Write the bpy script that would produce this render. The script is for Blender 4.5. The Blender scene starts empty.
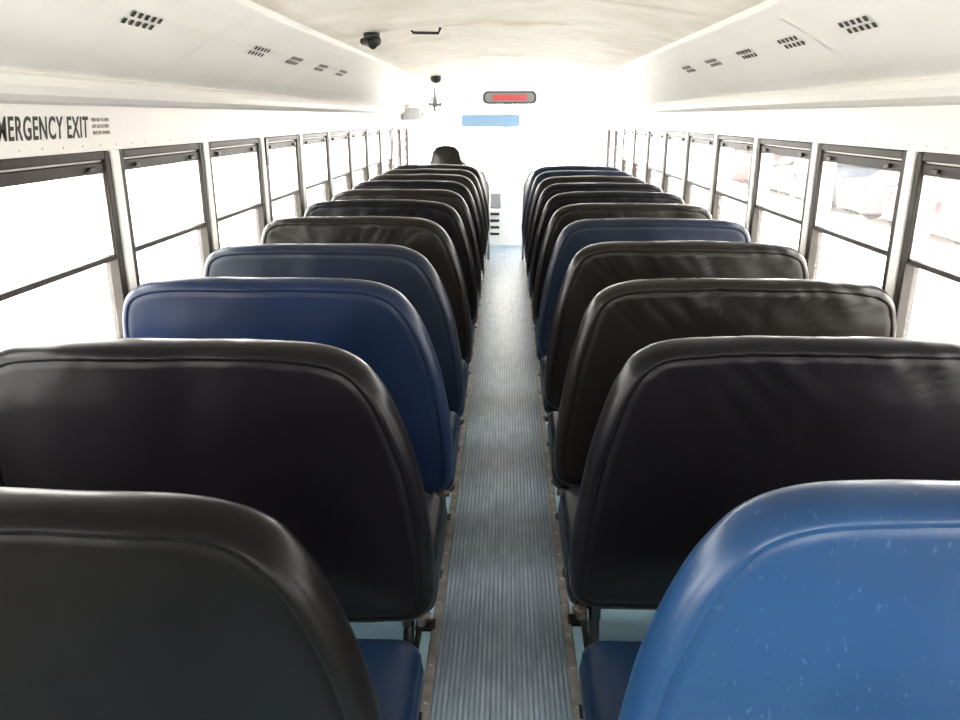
import bpy, bmesh, math, random
from mathutils import Vector, Matrix, noise
random.seed(7)
C = bpy.context
SC = C.scene
COL = SC.collection
try:
    SC.view_settings.view_transform = 'Standard'
    SC.view_settings.look = 'None'
    SC.view_settings.exposure = 0.0
except Exception as e:
    print(e)

# ------------------------------------------------------------ materials
def mat(name, col, rough=0.5, metal=0.0, bump=0.0, bscale=20.0, col2=None, cscale=3.0, spec=0.5, detail=4.0, clo=0.35, chi=0.7, streak=None, rvar=0.0, scuff=None, dist=0.02, cdet=5):
    m = bpy.data.materials.new(name); m.use_nodes = True
    nt = m.node_tree; N = nt.nodes; L = nt.links
    b = N['Principled BSDF']
    b.inputs['Base Color'].default_value = (*col, 1)
    b.inputs['Roughness'].default_value = rough
    b.inputs['Metallic'].default_value = metal
    b.inputs['Specular IOR Level'].default_value = spec
    tc = N.new('ShaderNodeTexCoord')
    src = tc.outputs['Object']
    if streak:
        mp = N.new('ShaderNodeMapping'); mp.inputs['Scale'].default_value = streak
        L.new(src, mp.inputs['Vector']); src = mp.outputs['Vector']
    n = N.new('ShaderNodeTexNoise'); n.inputs['Scale'].default_value = cscale; n.inputs['Detail'].default_value = cdet
    L.new(src, n.inputs['Vector'])
    r = N.new('ShaderNodeValToRGB')
    r.color_ramp.elements[0].position = clo; r.color_ramp.elements[1].position = chi
    r.color_ramp.elements[0].color = (*col, 1)
    c2 = col2 if col2 else tuple(min(1, c*1.12) for c in col)
    r.color_ramp.elements[1].color = (*c2, 1)
    L.new(n.outputs['Fac'], r.inputs['Fac']); cout = r.outputs['Color']
    if scuff:
        # fine pale abrasion scratches
        mp2 = N.new('ShaderNodeMapping'); mp2.inputs['Rotation'].default_value=(0,0.6,0); mp2.inputs['Scale'].default_value=(110,60,50)
        L.new(tc.outputs['Object'], mp2.inputs['Vector'])
        na = N.new('ShaderNodeTexNoise'); na.inputs['Scale'].default_value=1.0; na.inputs['Detail'].default_value=1
        L.new(mp2.outputs[0], na.inputs['Vector'])
        ra = N.new('ShaderNodeMapRange'); ra.inputs['From Min'].default_value=0.68; ra.inputs['From Max'].default_value=0.84; ra.inputs['To Max'].default_value=scuff[1]
        L.new(na.outputs['Fac'], ra.inputs['Value'])
        mx = N.new('ShaderNodeMix'); mx.data_type='RGBA'
        L.new(ra.outputs[0], mx.inputs[0]); L.new(cout, mx.inputs[6]); mx.inputs[7].default_value=(*scuff[0],1)
        cout = mx.outputs[2]
    L.new(cout, b.inputs['Base Color'])
    if rvar > 0:
        n3 = N.new('ShaderNodeTexNoise'); n3.inputs['Scale'].default_value = 5; n3.inputs['Detail'].default_value = 1
        L.new(src, n3.inputs['Vector'])
        mr = N.new('ShaderNodeMapRange'); mr.inputs['From Min'].default_value=0.3; mr.inputs['From Max'].default_value=0.7
        mr.inputs['To Min'].default_value = rough-rvar; mr.inputs['To Max'].default_value = rough+rvar
        L.new(n3.outputs['Fac'], mr.inputs['Value']); L.new(mr.outputs['Result'], b.inputs['Roughness'])
    if bump > 0:
        n2 = N.new('ShaderNodeTexNoise'); n2.inputs['Scale'].default_value = bscale; n2.inputs['Detail'].default_value = detail
        L.new(src, n2.inputs['Vector'])
        bp = N.new('ShaderNodeBump'); bp.inputs['Strength'].default_value = bump; bp.inputs['Distance'].default_value = dist
        L.new(n2.outputs['Fac'], bp.inputs['Height'])
        L.new(bp.outputs['Normal'], b.inputs['Normal'])
    return m

def vinyl(name, col, col2, rough=0.36, bump=0.22, spec=0.3, sc=None):
    return mat(name, col, rough, bump=bump, bscale=9, col2=col2, cscale=3.0, cdet=1.5, clo=0.3, chi=0.75, spec=spec, detail=1, rvar=0.02, scuff=sc, dist=0.012)

V_BLACK = vinyl('vinyl_black', (0.0030,0.0028,0.0029), (0.0046,0.0043,0.0044), 0.30, spec=0.08)
V_BLACK2 = vinyl('vinyl_black_matte', (0.0034,0.0030,0.0040), (0.0052,0.0046,0.0060), 0.31, 0.25, spec=0.12)
V_BROWN = vinyl('vinyl_charcoal', (0.0055,0.0045,0.0040), (0.0085,0.0070,0.0062), 0.32, 0.3, spec=0.18)
V_NAVY = vinyl('vinyl_navy', (0.0036,0.0080,0.024), (0.0068,0.0155,0.046), 0.36, spec=0.18)
V_SLATE = vinyl('vinyl_slate_blue', (0.0054,0.0086,0.0175), (0.0085,0.0135,0.028), 0.36, spec=0.18)
V_BLUE = vinyl('vinyl_blue', (0.0035,0.0225,0.070), (0.0080,0.038,0.105), 0.31, 0.12, spec=0.28, sc=((0.20,0.28,0.40),0.22))
V_CUSH = vinyl('vinyl_cushion_blue', (0.0035,0.010,0.029), (0.006,0.016,0.040), 0.30, spec=0.2)
V_CUSHK = vinyl('vinyl_cushion_black', (0.006,0.008,0.012), (0.012,0.015,0.020), 0.26, spec=0.35)
M_WHITE = mat('painted_metal_white', (0.86,0.85,0.82), 0.36, bump=0.03, bscale=6, col2=(0.89,0.88,0.855))
M_CEIL = mat('ceiling_panel_cream', (0.70,0.65,0.57), 0.5, bump=0.06, bscale=12, col2=(0.83,0.79,0.72), cscale=5)
M_FLOOR = mat('floor_vinyl_light_blue', (0.38,0.62,0.78), 0.36, bump=0.05, bscale=40, col2=(0.46,0.70,0.84), cscale=9)
M_MAT = mat('aisle_rubber_ribbed', (0.145,0.200,0.265), 0.34, bump=0.1, bscale=60, col2=(0.27,0.335,0.40), cscale=7, streak=(4,1,1), clo=0.3, chi=0.65)
M_MATG = mat('aisle_rubber_groove', (0.115,0.165,0.22), 0.5, col2=(0.18,0.23,0.28), cscale=9)
M_TRIM = mat('aisle_trim_metal', (0.20,0.185,0.17), 0.4, metal=0.5, bump=0.1, bscale=60, col2=(0.36,0.34,0.32), cscale=15)
M_SCREW = mat('screw_steel', (0.55,0.53,0.5), 0.35, metal=0.9)
M_FRAME = mat('window_frame_dark', (0.018,0.014,0.012), 0.45, bump=0.05, col2=(0.034,0.027,0.023), cscale=12, spec=0.3)
M_ALU = mat('window_aluminium', (0.42,0.40,0.38), 0.4, metal=0.6)
M_LEG = mat('seat_frame_black_steel', (0.006,0.006,0.006), 0.4, bump=0.05, spec=0.3)
M_BRKT = mat('bracket_worn_steel', (0.05,0.035,0.028), 0.5, metal=0.4, col2=(0.11,0.085,0.07), cscale=30)
M_SLOT = mat('vent_slot_dark', (0.02,0.018,0.016), 0.8)
M_DARK = mat('plastic_dark', (0.010,0.010,0.011), 0.4)
M_GREY = mat('plastic_light_grey', (0.45,0.46,0.47), 0.5, col2=(0.52,0.52,0.52))
M_MID = mat('plastic_mid_grey', (0.16,0.16,0.17), 0.5)
M_TEXT = mat('decal_black', (0.006,0.006,0.008), 0.5)
M_TEXTR = mat('decal_grey', (0.16,0.10,0.09), 0.5)
M_RED = mat('lens_red', (0.40,0.05,0.06), 0.25)
M_VISOR = mat('visor_blue_tint', (0.17,0.28,0.42), 0.3)
M_GROUND = mat('asphalt_pale', (0.42,0.41,0.39), 0.9, bump=0.2, bscale=8, col2=(0.52,0.51,0.49), cscale=0.5)

def glassmat():
    m = bpy.data.materials.new('window_glass_glare_veil'); m.use_nodes = True
    nt = m.node_tree; N = nt.nodes; L = nt.links
    N.remove(N['Principled BSDF'])
    out = N['Material Output']
    t = N.new('ShaderNodeBsdfTransparent'); t.inputs['Color'].default_value = (0.97,0.98,0.97,1)
    g = N.new('ShaderNodeBsdfGlossy'); g.inputs['Roughness'].default_value = 0.02
    tr = N.new('ShaderNodeBsdfTranslucent'); tr.inputs['Color'].default_value = (0.95,0.90,0.89,1)  # pale translucent layer mixed in to imitate glare washing out the view outside
    n = N.new('ShaderNodeTexNoise'); n.inputs['Scale'].default_value = 4
    tc = N.new('ShaderNodeTexCoord'); L.new(tc.outputs['Object'], n.inputs['Vector'])
    mr = N.new('ShaderNodeMapRange'); mr.inputs['To Min'].default_value = 0.03; mr.inputs['To Max'].default_value = 0.05
    L.new(n.outputs['Fac'], mr.inputs['Value'])
    m1 = N.new('ShaderNodeMixShader'); L.new(mr.outputs['Result'], m1.inputs['Fac'])
    L.new(t.outputs[0], m1.inputs[1]); L.new(tr.outputs[0], m1.inputs[2])
    m2 = N.new('ShaderNodeMixShader'); m2.inputs['Fac'].default_value = 0.03
    L.new(m1.outputs[0], m2.inputs[1]); L.new(g.outputs[0], m2.inputs[2])
    L.new(m2.outputs[0], out.inputs['Surface'])
    return m
M_GLASS = glassmat()

# ------------------------------------------------------------ mesh builder
class MB:
    def __init__(s): s.bm = bmesh.new(); s.mats = []
    def mi(s, m):
        if m not in s.mats: s.mats.append(m)
        return s.mats.index(m)
    def box(s, x0,x1,y0,y1,z0,z1, m, bev=0.0, seg=2, smooth=False):
        vs = [s.bm.verts.new(p) for p in [(x0,y0,z0),(x1,y0,z0),(x1,y1,z0),(x0,y1,z0),(x0,y0,z1),(x1,y0,z1),(x1,y1,z1),(x0,y1,z1)]]
        k = s.mi(m); fs=[]
        for idx in [(3,2,1,0),(4,5,6,7),(0,1,5,4),(1,2,6,5),(2,3,7,6),(3,0,4,7)]:
            f = s.bm.faces.new([vs[i] for i in idx]); f.material_index = k; f.smooth = smooth; fs.append(f)
        if bev > 0:
            ed = list({e for f in fs for e in f.edges})
            r = bmesh.ops.bevel(s.bm, geom=ed, offset=bev, segments=seg, affect='EDGES', profile=0.5, clamp_overlap=True)
            for f in r['faces']: f.smooth = True; f.material_index = k
        return vs
    def cyl(s, p0, p1, r0, m, r1=None, seg=16, caps=True):
        p0=Vector(p0); p1=Vector(p1); r1 = r0 if r1 is None else r1
        d=(p1-p0).normalized(); a=d.orthogonal().normalized(); b=d.cross(a); k=s.mi(m)
        A=[];B=[]
        for i in range(seg):
            t=2*math.pi*i/seg; v=a*math.cos(t)+b*math.sin(t)
            A.append(s.bm.verts.new(p0+v*r0)); B.append(s.bm.verts.new(p1+v*r1))
        for i in range(seg):
            j=(i+1)%seg
            f=s.bm.faces.new([A[i],A[j],B[j],B[i]]); f.smooth=True; f.material_index=k
        if caps:
            for ring in (list(reversed(A)),B):
                f=s.bm.faces.new(ring); f.material_index=k
    def tube(s, pts, r, m, seg=10, closed=False):
        pts=[Vector(p) for p in pts]; n=len(pts); k=s.mi(m); rings=[]; up=None
        for i,p in enumerate(pts):
            if closed: d=(pts[(i+1)%n]-pts[i-1]).normalized()
            else: d=(pts[min(i+1,n-1)]-pts[max(i-1,0)]).normalized()
            if up is None: up=d.orthogonal().normalized()
            up=(up-d*up.dot(d)).normalized(); b=d.cross(up)
            rings.append([s.bm.verts.new(p+(up*math.cos(2*math.pi*j/seg)+b*math.sin(2*math.pi*j/seg))*r) for j in range(seg)])
        for i in range(n if closed else n-1):
            R=rings[i];Q=rings[(i+1)%n]
            for j in range(seg):
                f=s.bm.faces.new([R[j],R[(j+1)%seg],Q[(j+1)%seg],Q[j]]); f.smooth=True; f.material_index=k
        if not closed:
            for ring in (rings[0],rings[-1]):
                f=s.bm.faces.new(ring); f.material_index=k
    def prism(s, pts, axis, a0, a1, m, smooth=False):
        def P(p,a):
            return {'x':(a,p[0],p[1]),'y':(p[0],a,p[1]),'z':(p[0],p[1],a)}[axis]
        A=[s.bm.verts.new(P(p,a0)) for p in pts]; B=[s.bm.verts.new(P(p,a1)) for p in pts]; k=s.mi(m); n=len(pts)
        for i in range(n):
            j=(i+1)%n; f=s.bm.faces.new([A[i],A[j],B[j],B[i]]); f.material_index=k; f.smooth=smooth
        for R in (A,B):
            f=s.bm.faces.new(R); f.material_index=k
    def sphere(s, c, r, m, sc=(1,1,1)):
        k=s.mi(m)
        q=bmesh.ops.create_uvsphere(s.bm,u_segments=20,v_segments=12,radius=r,matrix=Matrix.Translation(c)@Matrix.Diagonal((*sc,1)))
        for v in q['verts']:
            for f in v.link_faces: f.smooth=True; f.material_index=k
    def quad(s, pts, m):
        f=s.bm.faces.new([s.bm.verts.new(p) for p in pts]); f.material_index=s.mi(m)
    def done(s, name, parent=None, loc=(0,0,0), recalc=True):
        if recalc: bmesh.ops.recalc_face_normals(s.bm, faces=s.bm.faces[:])
        me=bpy.data.meshes.new(name); s.bm.to_mesh(me); s.bm.free()
        for m in s.mats: me.materials.append(m)
        o=bpy.data.objects.new(name,me); COL.objects.link(o); o.location=loc
        if parent: o.parent=parent
        return o
def empty(name, loc=(0,0,0)):
    e=bpy.data.objects.new(name,None); e.empty_display_size=0.1; e.location=loc; COL.objects.link(e); return e

YR, YF = -0.66, 10.2       # rear and front of the bus interior
WX = 1.20                  # inner wall
WO = 1.27                  # outer wall
ZB, ZT = 0.79, 1.404       # window opening
PITCH=0.745
edges = [-0.58+PITCH*k for k in range(13)]   # up to 8.36
ZH=1.606                   # top of wall

# ------------------------------------------------------------ floor
b=MB()
b.box(-WO,WO,YR-0.06,9.55,-0.06,0.0,M_FLOOR)
b.box(-WO,0.35,9.55,YF+0.1,-0.06,0.0,M_FLOOR)
b.done('floor')
b=MB(); k=b.mi(M_MAT); kg=b.mi(M_MATG)
prof=[(-0.186,0.001)]
n=26; p=0.372/n
for i in range(n):
    x=-0.186+i*p
    prof += [(x+p*0.12,0.004),(x+p*0.22,0.008),(x+p*0.78,0.008),(x+p*0.88,0.004)]
prof.append((0.186,0.001))
A=[b.bm.verts.new((x,YR+0.02,z)) for x,z in prof]; B=[b.bm.verts.new((x,9.45,z)) for x,z in prof]
for i in range(len(A)-1):
    f=b.bm.faces.new([A[i],A[i+1],B[i+1],B[i]]); f.material_index= k if (prof[i][1]>0.007 and prof[i+1][1]>0.007) else kg
b.done('aisle_mat')
for i,s in enumerate((-1,1)):
    b=MB()
    b.box(s*0.201-0.014,s*0.201+0.014,YR+0.01,9.46,0.0,0.010,M_TRIM,0.003,1)
    y=YR+0.1
    while y<9.4:
        b.cyl((s*0.201,y,0.009),(s*0.201,y,0.0125),0.005,M_SCREW,seg=8); y+=0.15
    b.done('trim_%d'%(i+1))

# ------------------------------------------------------------ side walls
yl = edges[-1]
for side,s in (('left',-1),('right',1)):
    b=MB()
    def bx(x0,x1,*a,**k):
        b.box(min(s*x0,s*x1),max(s*x0,s*x1),*a,**k)
    bx(WX,WO,YR,yl,0.0,ZB,M_WHITE)
    bx(WX,WO,YR,YF,ZT,ZH,M_WHITE)
    bx(WX,WO,YR,edges[0]+0.02,ZB,ZT,M_WHITE)
    for e in edges[1:-1]:
        bx(WX-0.012,WO,e-0.024,e+0.024,ZB,ZT,M_WHITE)
    bx(WX,WO,yl-0.024,yl+0.05,0,ZT,M_WHITE)
    if s<0:
        bx(WX,WO,yl+0.05,YF,0,ZB,M_WHITE); bx(WX,WO,9.75,YF,ZB,ZT,M_WHITE)
    else:
        bx(WX,WO,9.75,YF,0,ZT,M_WHITE)
    y=YR+0.1
    while y<YF-0.1:
        b.cyl((s*(WX+0.001),y,1.42),(s*(WX-0.003),y,1.42),0.003,M_WHITE,seg=8); y+=0.1
    b.done('wall_'+side)
    b=MB()
    pr=[(WX-0.001,1.530),(1.174,1.537),(1.160,1.552),(1.154,1.574),(1.160,1.596),(1.173,1.606),(1.173,1.610),(WX-0.001,1.610)]
    b.prism([(s*x,z) for x,z in pr],'y',YR,YF,M_WHITE)
    b.done('trim_%d'%(3 if s<0 else 4))

wn=0
for s in (-1,1):
    for k in range(12):
        y0,y1=edges[k]+0.0245,edges[k+1]-0.0245
        wn+=1; b=MB()
        z0,z1=ZB+0.001,ZT-0.001
        ex = (s<0 and k==6)
        def bx(x0,x1,*a,**kk): b.box(min(s*x0,s*x1),max(s*x0,s*x1),*a,**kk)
        xi,xo=1.192,1.24
        st=0.036 if not ex else 0.065
        bx(xi,xo,y0,y0+st,z0,z1,M_FRAME,0.004,1)
        bx(xi,xo,y1-st,y1,z0,z1,M_FRAME,0.004,1)
        bx(xi,xo,y0+st,y1-st,z1-0.024,z1,M_FRAME,0.003,1)
        bx(xi+0.012,xo,y0+st,y1-st,z1-0.030,z1-0.0245,M_ALU)
        bx(xi+0.006,xo,y0+st,y1-st,z1-0.064,z1-0.0305,M_FRAME,0.003,1)
        bx(xi,xo,y0+st,y1-st,z0,z0+0.04,M_FRAME,0.003,1)
        bx(xi+0.006,xo,y0+st,y1-st,1.080,1.097,M_FRAME,0.003,1)
        bx(xi+0.010,xo-0.01,y0+st,y0+st+0.008,1.097,z1-0.064,M_ALU)
        bx(xi+0.010,xo-0.01,y1-st-0.008,y1-st,1.097,z1-0.064,M_ALU)
        for yy in (y0+0.12,y1-0.12):
            bx(xi-0.004,xi+0.01,yy-0.016,yy+0.016,z1-0.056,z1-0.042,M_DARK,0.002,1)
        if ex:
            bx(xi-0.010,xi,y0+0.005,y0+0.05,1.27,1.40,M_DARK,0.003,2)
            bx(xi-0.010,xi,y0+0.05,y1-0.05,z0+0.005,z0+0.03,M_RED,0.003,1)
        for za,zb,xg in ((z0+0.04,1.080,1.222),(1.097,z1-0.064,1.212)):
            b.quad([(s*xg,y0+st,za),(s*xg,y1-st,za),(s*xg,y1-st,zb),(s*xg,y0+st,zb)],M_GLASS)
        b.done('window_%d'%wn)

# driver window + entrance door
wn+=1; b=MB(); ya0=yl+0.051
for (ya,yb,za,zb) in ((ya0,ya0+0.05,ZB,ZT),(9.70,9.748,ZB,ZT),(9.05,9.09,ZB,ZT),(ya0+0.05,9.70,ZB,ZB+0.04),(ya0+0.05,9.70,ZT-0.04,ZT-0.001)):
    b.box(-1.24,-1.192,ya,yb,za+0.001,zb,M_FRAME,0.004,1)
b.quad([(-1.215,ya0+0.05,ZB+0.04),(-1.215,9.70,ZB+0.04),(-1.215,9.70,ZT-0.04),(-1.215,ya0+0.05,ZT-0.04)],M_GLASS)
b.done('window_%d'%wn)
b=MB()
for (ya,yb,za,zb) in ((ya0,ya0+0.05,-0.3,1.40),(9.69,9.745,-0.3,1.40),(9.05,9.10,-0.3,1.40),(ya0+0.05,9.69,-0.3,-0.22),(ya0+0.05,9.69,1.35,1.40),(ya0+0.05,9.69,0.62,0.66)):
    b.box(1.205,1.245,ya,yb,za,zb,M_FRAME,0.004,1)
b.quad([(1.225,ya0+0.05,-0.22),(1.225,9.69,-0.22),(1.225,9.69,1.35),(1.225,ya0+0.05,1.35)],M_GLASS)
b.done('door_1')

# ------------------------------------------------------------ ceiling
CX=0.783
def ceil_z(x):
    ax=abs(x)
    return 1.836+0.085*(1-(ax/CX)**2)
half=[(1.175,1.606),(1.16,1.614),(1.108,1.650),(1.022,1.702),(0.937,1.752),(0.852,1.796),(0.801,1.819),(0.785,1.819),(0.782,1.836)]
L_=[(-x,z) for x,z in half]
arc=[(-0.78+1.56*i/24, ceil_z(-0.78+1.56*i/24)) for i in range(1,24)]
R_=[(x,z) for x,z in reversed(half)]
prof=L_+arc+R_
b=MB(); km=b.mi(M_WHITE); kc=b.mi(M_CEIL)
A=[b.bm.verts.new((x,YR,z)) for x,z in prof]; B=[b.bm.verts.new((x,YF,z)) for x,z in prof]
for i in range(len(A)-1):
    f=b.bm.faces.new([A[i],B[i],B[i+1],A[i+1]])
    cen_=len(L_)-1<=i<len(L_)+len(arc)
    f.material_index = kc if cen_ else km
    f.smooth = cen_
def roof(i): return (-WO+2*WO*i/16, 1.64+0.35*(1-abs(-1+i/8)**2.6))
oa=[(-WO,1.60)]+[roof(i) for i in range(17)]+[(WO,1.60)]
O1=[b.bm.verts.new((x,YR,z)) for x,z in oa]; O2=[b.bm.verts.new((x,YF,z)) for x,z in oa]
for i in range(len(O1)-1):
    f=b.bm.faces.new([O1[i],O1[i+1],O2[i+1],O2[i]]); f.material_index=km
y=0.3
while y<YF-0.3:
    pts=[(-0.775+1.55*i/16, ceil_z(-0.775+1.55*i/16)-0.0015) for i in range(17)]
    for i in range(16):
        (xa,za),(xb,zb)=pts[i],pts[i+1]
        b.quad([(xa,y,za),(xb,y,zb),(xb,y+0.03,zb),(xa,y+0.03,za)],M_CEIL)
    y+=1.4
ceiling=b.done('ceiling',recalc=False)
tn=5
for s in (-1,1):
    b=MB()
    y=0.95
    while y<YF-0.2:
        pts=[(1.152,1.616),(1.108,1.648),(1.022,1.700),(0.937,1.750),(0.852,1.794),(0.806,1.815)]
        for i in range(5):
            (xa,za),(xb,zb)=pts[i],pts[i+1]
            b.quad([(s*xa,y,za),(s*xb,y,zb),(s*xb,y+0.022,zb),(s*xa,y+0.022,za)],M_WHITE)
        y+=1.72
    b.done('trim_%d'%tn); tn+=1

def vent(s,y):
    b=MB()
    p=Vector((s*0.955,y,1.7412)); up=Vector((-s*0.085,0,0.050)).normalized(); nrm=up.cross(Vector((0,1,0)))
    if nrm.z>0: nrm=-nrm
    yv=Vector((0,1,0)); k=b.mi(M_SLOT)
    for r in (-1,1):
        for i in range(5):
            c=p+yv*((i-2)*0.039)+up*(r*0.015)
            w,h=0.011,0.010
            q=[]
            for a,bb in ((-1,-1),(1,-1),(1,1),(-1,1)):
                q.append(c+yv*(a*w-bb*0.007)+up*(bb*h)+nrm*0.0025)
            vs=[b.bm.verts.new(v) for v in q]; f=b.bm.faces.new(vs); f.material_index=k
    b.done('ceiling_vent',recalc=False)
for y in (1.58,2.17,3.17,3.69,4.21,4.72): vent(-1,y)
for y in (2.33,2.85,3.36,3.88,4.39): vent(1,y)

# ------------------------------------------------------------ end walls
def endwall(name, y0,y1, ops, m=M_WHITE, zb=0.9, zt=1.45, w=WO):
    b=MB()
    b.box(-w,w,y0,y1,-0.0,zb,m)
    if zt<1.62:
        b.box(-w,w,y0,y1,zt,1.62,m)
        top=[(-w,1.62)]+[roof(i) for i in range(17)]+[(w,1.62)]
        b.prism(top,'y',y0,y1,m)
    else:
        top=[(-w,zt)]+[p for p in (roof(i) for i in range(17)) if p[1]>zt+0.002]+[(w,zt)]
        b.prism(top,'y',y0,y1,m)
    xs=-w
    for a,c in ops:
        b.box(xs,a,y0,y1,zb,zt,m); xs=c
    b.box(xs,w,y0,y1,zb,zt,m)
    return b.done(name)
endwall('wall_rear',YR-0.06,YR,[(-0.33,0.33),(0.45,1.0)],zb=0.95,zt=1.50)
for a,c in ((-0.33,0.33),(0.45,1.0)):
    wn+=1; b=MB(); ya,yb=YR-0.05,YR-0.01; z0,z1=0.951,1.499
    b.box(a+0.001,a+0.03,ya,yb,z0,z1,M_FRAME); b.box(c-0.03,c-0.001,ya,yb,z0,z1,M_FRAME)
    b.box(a+0.03,c-0.03,ya,yb,z0,z0+0.03,M_FRAME); b.box(a+0.03,c-0.03,ya,yb,z1-0.03,z1,M_FRAME)
    ym=YR-0.03
    b.quad([(a+0.03,ym,z0+0.03),(c-0.03,ym,z0+0.03),(c-0.03,ym,z1-0.03),(a+0.03,ym,z1-0.03)],M_GLASS)
    b.done('window_%d'%wn)

endwall('wall_front',YF,YF+0.06,[(-1.16,-0.02),(0.02,1.16)],zb=0.72,zt=1.70)
for a,c in ((-1.16,-0.02),(0.02,1.16)):
    wn+=1; b=MB(); ya,yb=YF+0.01,YF+0.05; z0,z1=0.721,1.699
    b.box(a+0.001,a+0.022,ya,yb,z0,z1,M_GREY); b.box(c-0.022,c-0.001,ya,yb,z0,z1,M_GREY)
    b.box(a+0.022,c-0.022,ya,yb,z0,z0+0.02,M_GREY); b.box(a+0.022,c-0.022,ya,yb,z1-0.02,z1,M_GREY)
    ym=YF+0.03
    b.quad([(a+0.022,ym,z0+0.02),(c-0.022,ym,z0+0.02),(c-0.022,ym,z1-0.02),(a+0.022,ym,z1-0.02)],M_GLASS)
    b.done('window_%d'%wn)

# ------------------------------------------------------------ seats
def cr(pts,n=8):
    out=[]
    P=[Vector((p[0],p[1])) for p in pts]
    for i in range(len(P)-1):
        p0=P[max(i-1,0)];p1=P[i];p2=P[i+1];p3=P[min(i+2,len(P)-1)]
        for j in range(n):
            t=j/n
            out.append(0.5*((2*p1)+(p2-p0)*t+(2*p0-5*p1+4*p2-p3)*t*t+(3*p1-p0-3*p2+p3)*t**3))
    out.append(P[-1]); return out
def resample(P,n):
    d=[0]
    for i in range(1,len(P)): d.append(d[-1]+(P[i]-P[i-1]).length)
    T=d[-1]; out=[]; j=0
    for i in range(n):
        t=T*i/n
        while d[j+1]<t: j+=1
        u=(t-d[j])/(d[j+1]-d[j]); out.append(P[j].lerp(P[j+1],u))
    return out
def normals2(P):
    n=len(P); res=[]
    for i in range(n):
        t=(P[(i+1)%n]-P[i-1]).normalized(); res.append(Vector((t.y,-t.x)))
    return res
cen=Vector((0.67,0.69))
def outline(sh,low=0.0):
    base=[(0.25,0.350),(0.205,0.356),(0.175,0.378),(0.163,0.42),(0.164,0.52),(0.180,0.65),(0.203-0.004*sh,0.77),(0.240-0.014*sh,0.88),(0.276-0.026*sh,0.950),(0.324-0.036*sh,1.002),(0.40-0.036*sh,1.031),(0.52,1.039),(0.66,1.041),(0.82,1.040),(0.98,1.036),(1.075,1.026),(1.132,0.995),(1.158,0.935),(1.167,0.85),(1.169,0.72),(1.169,0.55),(1.166,0.42),(1.150,0.375),(1.11,0.354),(1.05,0.350),(0.66,0.349),(0.25,0.350)]
    base=[(x,z-low*max(0,(0.55-z)/0.2)) for x,z in base]
    O=resample(cr(base,8),200); N=normals2(O)
    if (cen-O[0]).dot(N[0])<0: N=[-v for v in N]
    return O,N

def seat_back(parent, s, m, seed, wrinkle=1.0, shear=0.05, T=0.112, sh=0.0, dzt=0.0, low=0.0):
    b=MB(); k=b.mi(m)
    OUT,NRM=outline(sh,low)
    rings=[]
    prof=[('s',0.10,-0.012),('s',0.25,-0.012),('s',0.4,-0.0115),('s',0.5,-0.011),('s',0.6,-0.010),('s',0.68,-0.009),('s',0.75,-0.0075),('s',0.81,-0.0055),('s',0.87,-0.0035),('s',0.93,-0.0015),
          ('o',0.050,0.0),('o',0.036,0.001),('o',0.033,0.003),('o',0.0305,0.003),('o',0.0275,0.0),('o',0.022,0.001),('o',0.015,0.006),('o',0.009,0.014),('o',0.004,0.025),('o',0.001,0.040),('o',0.0,0.055),
          ('o',0.001,0.070),('o',0.006,0.085),('o',0.014,0.098),('o',0.026,0.107),('o',0.050,0.112),
          ('s',0.86,0.116),('s',0.7,0.122),('s',0.45,0.125),('s',0.2,0.125)]
    inner=[OUT[i]+NRM[i]*0.050 for i in range(len(OUT))]
    for kind,a,y in prof:
        ring=[]
        for i,p in enumerate(OUT):
            if kind=='o': q=p+NRM[i]*a
            else:
                q=cen+(inner[i]-cen)*a
            yy=y*(T/0.112)
            v=Vector((q.x*3.0+seed*3.1,q.y*3.0,seed*1.7))
            w=noise.noise(v)*0.006
            v2=Vector((q.x*7+seed,q.y*3.2,seed*2.3+y*8)); w+=(noise.noise(v2))*0.005
            edge=max(0,(q.y-0.78)/0.26)
            # creases radiating down from the stretched top seam
            v3=Vector((q.x*17+q.y*13+seed,q.y*6,seed)); w+=(0.5-abs(noise.noise(v3)))**3*0.045*edge*max(0.0,wrinkle-0.7)
            edge=max(0,(0.50-q.y)/0.14)
            v3=Vector((q.x*16,q.y*6+seed,seed)); w+=noise.noise(v3)*0.004*edge
            w*=wrinkle
            dz=noise.noise(Vector((q.x*5+seed*5,y*10,seed)))*0.004*wrinkle if q.y>0.9 else 0
            dz+=dzt*max(0,(q.y-0.4)/0.64)
            y2=yy+(w if y<0.06 else -w)-shear*(q.y-0.36)
            ring.append(b.bm.verts.new((s*q.x,y2,q.y+dz)))
        rings.append(ring)
    n=len(OUT)
    for R,Q in zip(rings[:-1],rings[1:]):
        for i in range(n):
            j=(i+1)%n
            f=b.bm.faces.new([R[i],R[j],Q[j],Q[i]]); f.smooth=True; f.material_index=k
    for R in (rings[0],rings[-1]):
        c=sum((v.co for v in R),Vector())/n; cv=b.bm.verts.new(c)
        for i in range(n):
            f=b.bm.faces.new([R[i],R[(i+1)%n],cv]); f.smooth=True; f.material_index=k
    return b.done('seat_back',parent)

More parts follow.
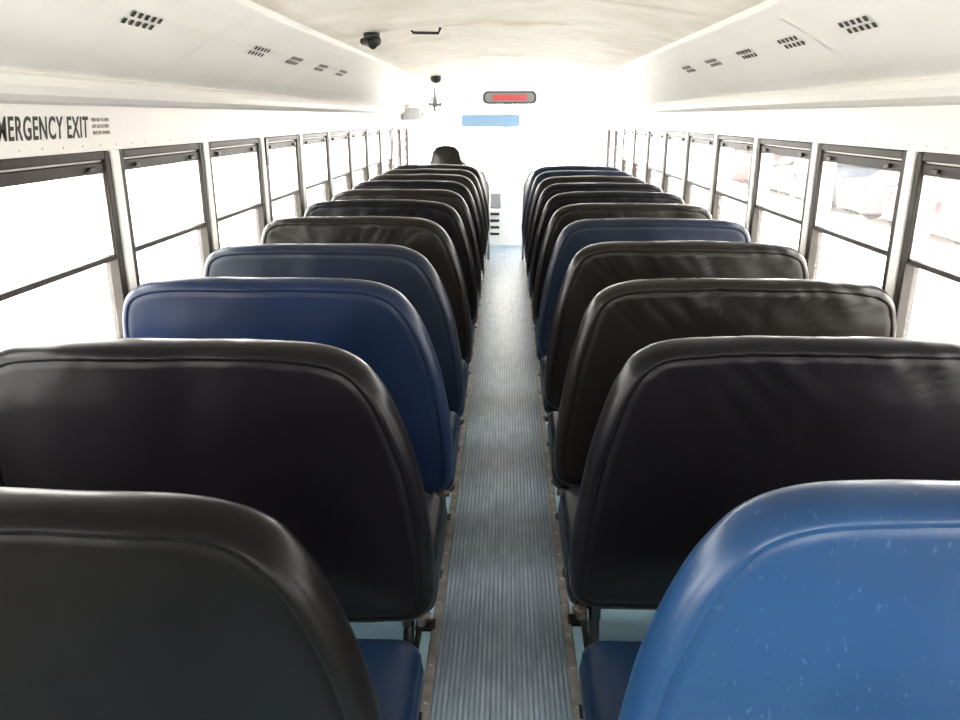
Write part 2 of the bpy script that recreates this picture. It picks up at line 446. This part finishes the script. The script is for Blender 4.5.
def cushion(parent,s,m,seed):
    b=MB(); k=b.mi(m)
    x0,x1=0.166,1.165; y0,y1=0.085,0.50; z0,z1=0.31,0.445
    rings=[]
    def rr(inset,z,rad=0.05,n=8):
        a0,a1,c0,c1=x0+inset,x1-inset,y0+inset,y1-inset
        r=max(rad-inset*0.3,0.01); pts=[]
        for (cx,cy,t0) in ((a1-r,c1-r,0),(a0+r,c1-r,90),(a0+r,c0+r,180),(a1-r,c0+r,270)):
            for i in range(n+1):
                t=math.radians(t0+90*i/n); pts.append((cx+r*math.cos(t),cy+r*math.sin(t),z))
        return pts
    for ins,z in ((0.10,z0),(0.02,z0),(0.006,z0+0.006),(0.0,z0+0.03),(-0.004,z0+0.07),(0.0,z0+0.095),(0.0035,z0+0.100),(0.004,z0+0.103),(0.0,z0+0.107),(0.006,z0+0.118),(0.018,z0+0.128),(0.04,z1-0.002),(0.09,z1+0.004),(0.16,z1+0.007),(0.20,z1+0.008)):
        pts=rr(ins,z); ring=[]
        for x,y,zz in pts:
            w=noise.noise(Vector((x*6+seed,y*6,seed)))*0.006 if zz>z0+0.05 else 0
            ring.append(b.bm.verts.new((s*x,y,zz+w+ (y-0.3)*0.06)))
        rings.append(ring)
    n=len(rings[0])
    for R,Q in zip(rings[:-1],rings[1:]):
        for i in range(n):
            f=b.bm.faces.new([R[i],R[(i+1)%n],Q[(i+1)%n],Q[i]]); f.smooth=True; f.material_index=k
    for R in (rings[0],rings[-1]):
        f=b.bm.faces.new(R); f.material_index=k; f.smooth=True
    return b.done('seat_cushion',parent)

def frame(parent,s):
    b=MB()
    X=lambda v:s*v
    xl=0.235
    pts=[(X(xl),0.06,0.012),(X(xl),0.075,0.25),(X(xl),0.095,0.285),(X(xl),0.14,0.296),(X(xl),0.38,0.296),(X(xl),0.425,0.285),(X(xl),0.44,0.25),(X(xl),0.455,0.012)]
    b.tube(pts,0.0135,M_LEG)
    for y in (0.06,0.455):
        b.box(X(xl)-0.03,X(xl)+0.03,y-0.025,y+0.025,0.0,0.012,M_LEG,0.002,1)
    b.tube([(X(xl),0.068,0.11),(X(xl),0.447,0.11)],0.009,M_LEG)
    b.tube([(X(0.235),0.055,0.30),(X(0.235),0.055,0.50)],0.012,M_LEG)
    b.tube([(X(0.19),0.12,0.298),(X(1.16),0.12,0.298)],0.011,M_LEG)
    b.tube([(X(0.19),0.42,0.300),(X(1.16),0.42,0.300)],0.011,M_LEG)
    b.box(min(X(0.190),X(0.215)),max(X(0.190),X(0.215)),0.07,0.14,0.280,0.312,M_BRKT,0.006,2)
    b.cyl((X(0.180),0.09,0.30),(X(0.215),0.09,0.30),0.012,M_BRKT,seg=10)
    b.box(min(X(1.15),X(1.181)),max(X(1.15),X(1.181)),0.05,0.48,0.27,0.31,M_LEG)
    b.cyl((X(1.12),0.26,0.0),(X(1.12),0.26,0.30),0.012,M_LEG)
    return b.done('seat_frame',parent)

left=[(0.92,V_BLACK,V_CUSH,0.9,0,-0.024),(1.60,V_BLACK2,V_CUSHK,1.1,0,-0.004),(2.27,V_NAVY,V_CUSH,0.9,0,0),(2.92,V_SLATE,V_CUSH,1.0,0,0),(3.66,V_BROWN,V_CUSHK,1.5,0.3,0.014),(4.45,V_BLACK2,V_CUSHK,1.4,0.5,0.01),(5.15,V_BROWN,V_CUSHK,1.2,0.5,0.01),(5.85,V_BLACK2,V_CUSH,1.2,0.5,0.01),(6.52,V_BROWN,V_CUSHK,1.2,0.5,0.01),(7.2,V_BROWN,V_CUSH,1.2,0.5,0.01),(7.88,V_BROWN,V_CUSH,1.2,0.5,0.01)]
right=[(0.935,V_BLUE,V_CUSH,0.7,-0.1,0),(1.64,V_BLACK2,V_CUSHK,1.4,0.8,0.006),(2.29,V_BROWN,V_CUSHK,1.6,1.0,0.004),(2.99,V_BROWN,V_CUSHK,1.5,1.0,0.004),(3.72,V_SLATE,V_CUSH,0.9,0.9,0.003),(4.43,V_BROWN,V_CUSHK,1.4,0.9,0),(5.12,V_BLACK2,V_CUSH,1.3,0.9,0),(5.82,V_BLACK2,V_CUSHK,1.2,0.9,0),(6.5,V_BROWN,V_CUSH,1.2,0.9,0),(7.2,V_SLATE,V_CUSH,1.0,0.9,0),(7.9,V_SLATE,V_CUSH,1.0,0.9,0)]
sd=1
for s,rows in ((-1,left),(1,right)):
    for y,mb,mc,w,sh,dzt in rows:
        e=empty('bus_bench_seat',(0,y-0.025,0))
        seat_back(e,s,mb,sd*1.37,w,0.05+random.uniform(-0.01,0.01),sh=sh,dzt=dzt,low=0.022 if s<0 else 0.0)
        cushion(e,s,mc,sd); frame(e,s); sd+=1

# ------------------------------------------------------------ sign lettering
def text(name,body,size,loc,rot,m,shear=0.0,off=0.0,parent=None):
    cu=bpy.data.curves.new(name,'FONT'); cu.body=body; cu.size=size; cu.shear=shear; cu.offset=off; cu.extrude=0.0004; cu.space_character=1.12
    o=bpy.data.objects.new(name,cu); COL.objects.link(o)
    C.view_layer.update()
    me=bpy.data.meshes.new_from_object(o.evaluated_get(C.evaluated_depsgraph_get()))
    bpy.data.objects.remove(o)
    me.materials.clear(); me.materials.append(m)
    o=bpy.data.objects.new(name,me); COL.objects.link(o); o.location=loc; o.rotation_euler=rot
    if parent: o.parent=parent
    xs=[v.co.x for v in me.vertices]; return o,(min(xs),max(xs))
e=empty('emergency_exit_sign',(-1.1985,1.83,1.445))
o,(a,c)=text('sign_lettering','EMERGENCY EXIT',0.080,(0,0,0),(math.pi/2,0,math.pi/2),M_TEXT,0.3,0.0013,e)
o.scale=(0.455/(c-a),1,1)
for i,t in enumerate(('PUSH OUT TO OPEN','LIFT LATCH FIRST','BUZZER SOUNDS')):
    o,(a,c)=text('sign_small_text_%d'%i,t,0.014,(0,0.475,0.042-i*0.018),(math.pi/2,0,math.pi/2),M_TEXTR,0,0.0,e)
    o.scale=(0.10/(c-a),1,1)

# ------------------------------------------------------------ ceiling fittings
b=MB(); cz=ceil_z(0.64)
b.cyl((-0.62,3.80,cz),(-0.62,3.80,cz-0.02),0.038,M_DARK)
b.sphere((-0.62,3.80,cz-0.034),0.036,M_DARK,(1.2,1.1,0.8))
b.cyl((-0.62,3.78,cz-0.038),(-0.605,3.73,cz-0.058),0.018,M_DARK)
b.box(-0.675,-0.60,3.79,3.88,cz-0.05,cz-0.02,M_DARK,0.012,3)
b.done('security_camera')
b=MB(); cz=ceil_z(0.66)
b.cyl((-0.66,7.6,cz),(-0.66,7.6,cz-0.03),0.05,M_DARK)
b.sphere((-0.66,7.6,cz-0.03),0.05,M_DARK,(1,1,0.7))
b.done('security_camera')
b=MB()
z=1.905
b.box(-0.30,0.34,3.92,4.50,z,1.925,M_CEIL,0.008,3)
b.tube([(-0.46,3.98,1.897),(-0.45,3.98,1.882),(-0.33,3.98,1.880),(-0.32,3.98,1.905)],0.007,M_DARK)
b.done('roof_hatch')
def rrect(w,h,r,n=6):
    pts=[]
    for cx,cz,t0 in ((w-r,h-r,0),(-w+r,h-r,90),(-w+r,-h+r,180),(w-r,-h+r,270)):
        for i in range(n+1):
            t=math.radians(t0+90*i/n); pts.append((cx+r*math.cos(t),cz+r*math.sin(t)))
    return pts
b=MB()
cx,cz,yy=0.03,1.72,9.8
b.prism([(cx+x,cz+z) for x,z in rrect(0.33,0.078,0.06)],'y',yy,yy+0.04,M_GREY)
b.prism([(cx+x,cz+z) for x,z in rrect(0.315,0.070,0.055)],'y',yy-0.003,yy,M_DARK)
b.prism([(cx+x,cz+z) for x,z in rrect(0.295,0.055,0.045)],'y',yy-0.006,yy-0.003,M_MID)
b.prism([(cx+x,cz+z) for x,z in rrect(0.21,0.034,0.03)],'y',yy-0.010,yy-0.006,M_RED)
b.cyl((cx-0.12,yy+0.03,cz+0.06),(cx-0.12,yy+0.03,1.915),0.01,M_GREY)
b.cyl((cx+0.12,yy+0.03,cz+0.06),(cx+0.12,yy+0.03,1.915),0.01,M_GREY)
b.done('rearview_mirror')
b=MB()
b.prism([(-0.20+x,1.455+z) for x,z in rrect(0.36,0.075,0.03)],'y',9.95,9.965,M_VISOR)
for xx in (-0.5,0.1):
    b.cyl((xx,9.958,1.525),(xx,9.958,1.72),0.006,M_GREY); b.cyl((xx,9.958,1.72),(xx,YF-0.002,1.73),0.006,M_GREY)
b.done('sun_visor')
b=MB(); c=Vector((-0.80,9.0,1.63))
for rr in (0.09,0.06,0.03):
    b.tube([c+Vector((rr*math.cos(t*math.pi/12),-0.03 if rr<0.09 else 0,rr*math.sin(t*math.pi/12))) for t in range(24)],0.003,M_MID,6,True)
for i in range(4):
    t=i*math.pi/2
    d=Vector((math.cos(t),0,math.sin(t))); e2=Vector((-math.sin(t),0,math.cos(t)))
    b.quad([c+d*0.01,c+d*0.075+e2*0.03,c+d*0.08-e2*0.02+Vector((0,0.02,0)),c+d*0.02-e2*0.02],M_MID)
b.cyl(c,c+Vector((0,0.07,0)),0.035,M_MID); b.cyl(c+Vector((0,0.05,0)),c+Vector((0,0.05,0.175)),0.01,M_MID)
b.done('cabin_fan')
b=MB()
b.box(-1.19,-0.98,9.2,9.7,1.46,1.60,M_GREY,0.015,2)
b.box(-0.984,-0.975,9.28,9.62,1.49,1.57,M_MID)
for i in range(4): b.cyl((-0.98,9.33+i*0.08,1.53),(-0.965,9.33+i*0.08,1.53),0.014,M_DARK)
b.done('overhead_radio_console')
e=empty('driver_seat',(-0.66,8.75,0))
b=MB()
pts=[(-0.24,0.50),(-0.255,0.7),(-0.24,0.92),(-0.17,0.98),(-0.155,1.10),(-0.13,1.17),(-0.06,1.20),(0.06,1.20),(0.13,1.17),(0.155,1.10),(0.17,0.98),(0.24,0.92),(0.255,0.7),(0.24,0.50)]
b.prism(pts,'y',-0.06,0.06,V_BROWN)
bmesh.ops.bevel(b.bm,geom=[x for x in b.bm.edges],offset=0.02,segments=2,affect='EDGES')
for f in b.bm.faces: f.smooth=True
b.done('seat_back',e)
b=MB(); b.box(-0.25,0.25,0.05,0.52,0.42,0.54,V_BLACK2,0.04,3); b.done('seat_cushion',e)
b=MB(); b.cyl((0,0.27,0.0),(0,0.27,0.42),0.09,M_DARK,r1=0.07); b.box(-0.2,0.2,0.05,0.48,0.0,0.03,M_DARK,0.005,1); b.done('seat_pedestal',e)
for s in (-1,1):
    b=MB()
    b.prism([(s*x,z) for x,z in ((0.2,0.18),(0.2,0.78),(0.26,0.9),(0.34,0.93),(1.15,0.93),(1.15,0.18))],'y',8.44,8.47,M_GREY)
    b.tube([(s*0.19,8.455,0.0),(s*0.19,8.455,0.80),(s*0.25,8.455,0.93),(s*0.34,8.455,0.96),(s*1.15,8.455,0.96)],0.016,M_ALU)
    b.tube([(s*1.0,8.455,0.0),(s*1.0,8.455,0.2)],0.016,M_ALU)
    b.done('barrier_panel')
e=empty('dashboard',(0,0,0))
b=MB()
b.prism([(9.60,0.62),(9.72,0.80),(10.19,0.86),(10.19,0.0),(9.78,0.0),(9.66,0.3)],'x',-1.15,-0.22,M_MID)
b.box(-0.95,-0.45,9.60,9.70,0.80,0.87,M_DARK,0.02,2)
b.done('instrument_console',e)
b=MB()
b.prism([(9.50,0.0),(9.53,0.42),(9.62,0.50),(10.19,0.60),(10.19,0.0)],'x',-0.218,0.36,M_GREY)
for i in range(4): b.box(-0.19,-0.08,9.505,9.53,0.12+i*0.08,0.15+i*0.08,M_DARK)
b.box(-0.19,-0.06,9.54,9.60,0.44,0.62,M_MID,0.01,2)
b.done('engine_cover',e)
b=MB()
c=Vector((-0.66,9.42,0.86)); tl=math.radians(55)
ring=[c+Vector((0.22*math.cos(t*math.pi/16),-0.22*math.sin(t*math.pi/16)*math.cos(tl),0.22*math.sin(t*math.pi/16)*math.sin(tl)*1)) for t in range(32)]
b.tube(ring,0.013,M_DARK,8,True)
for t in (0,10,22): b.tube([c,ring[t]],0.01,M_DARK,8)
b.cyl(c,c+Vector((0,0.22,-0.16)),0.03,M_DARK)
b.done('steering_wheel')
b=MB()
b.box(0.37,1.19,9.56,YF,-0.36,-0.30,M_GREY); b.box(0.80,1.19,8.7,9.54,-0.40,-0.34,M_GREY)
b.done('entrance_step')

# ------------------------------------------------------------ outside
b=MB(); b.box(-60,60,-30,90,-0.98,-0.95,M_GROUND); b.done('ground')
def car(x,y,m,van=False):
    b=MB(); tyre=M_DARK; W=0.88
    if van: body=[(-2.5,0.35),(-2.5,1.0),(-2.4,1.85),(-2.2,1.95),(1.1,1.95),(1.8,1.15),(2.5,0.95),(2.6,0.7),(2.6,0.35)]; wi=[(-2.2,1.2),(-2.15,1.7),(1.0,1.7),(1.5,1.2)]
    else: body=[(-2.2,0.32),(-2.25,0.8),(-2.1,0.98),(-1.5,1.02),(-0.9,1.42),(0.4,1.45),(1.1,1.0),(2.0,0.88),(2.25,0.7),(2.25,0.32)]; wi=[(-1.35,1.03),(-0.85,1.36),(0.35,1.38),(0.9,1.03)]
    b.prism(body,'y',-W,W,m)
    b.prism(wi,'y',-W-0.01,W+0.01,M_DARK)
    if van: b.prism([(-0.75,1.25),(-0.75,1.75),(0.75,1.75),(0.75,1.25)],'x',-2.53,-2.44,M_DARK)
    for s in (-1,1): b.box(-2.56 if van else -2.27,-2.44 if van else -2.2,s*0.72-0.12,s*0.72+0.12,0.75,0.95,M_RED)
    for wx in (-1.35,1.4):
        for s in (-1,1):
            b.cyl((wx,s*(W-0.18),0.33),(wx,s*(W+0.03),0.33),0.33,tyre,seg=20); b.cyl((wx,s*(W+0.03),0.33),(wx,s*(W+0.04),0.33),0.18,M_ALU,seg=12)
    o=b.done('parked_car'); o.location=(x,y,-0.95); o.rotation_euler=(0,0,random.uniform(-0.05,0.05)); return o
cm=[mat('car_paint_%d'%i,c,0.3) for i,c in enumerate([(0.14,0.04,0.04),(0.06,0.06,0.07),(0.04,0.05,0.065),(0.16,0.145,0.14),(0.02,0.02,0.024)])]
for i in range(12):
    car(10.5,4.2+i*2.5,cm[i%5],i%3==1)

# ------------------------------------------------------------ light
w=bpy.data.worlds.new('World'); SC.world=w; w.use_nodes=True
bg=w.node_tree.nodes['Background']; bg.inputs['Color'].default_value=(1.0,0.965,0.91,1); bg.inputs['Strength'].default_value=20.0

cam=bpy.data.cameras.new('camera'); co=bpy.data.objects.new('camera',cam); COL.objects.link(co)
cam.sensor_width=36; cam.lens=776/960*36; cam.clip_start=0.02; cam.clip_end=300
co.location=(0,0,1.5); co.rotation_euler=(math.radians(90-17.4),0,math.radians(1.9))
SC.camera=co
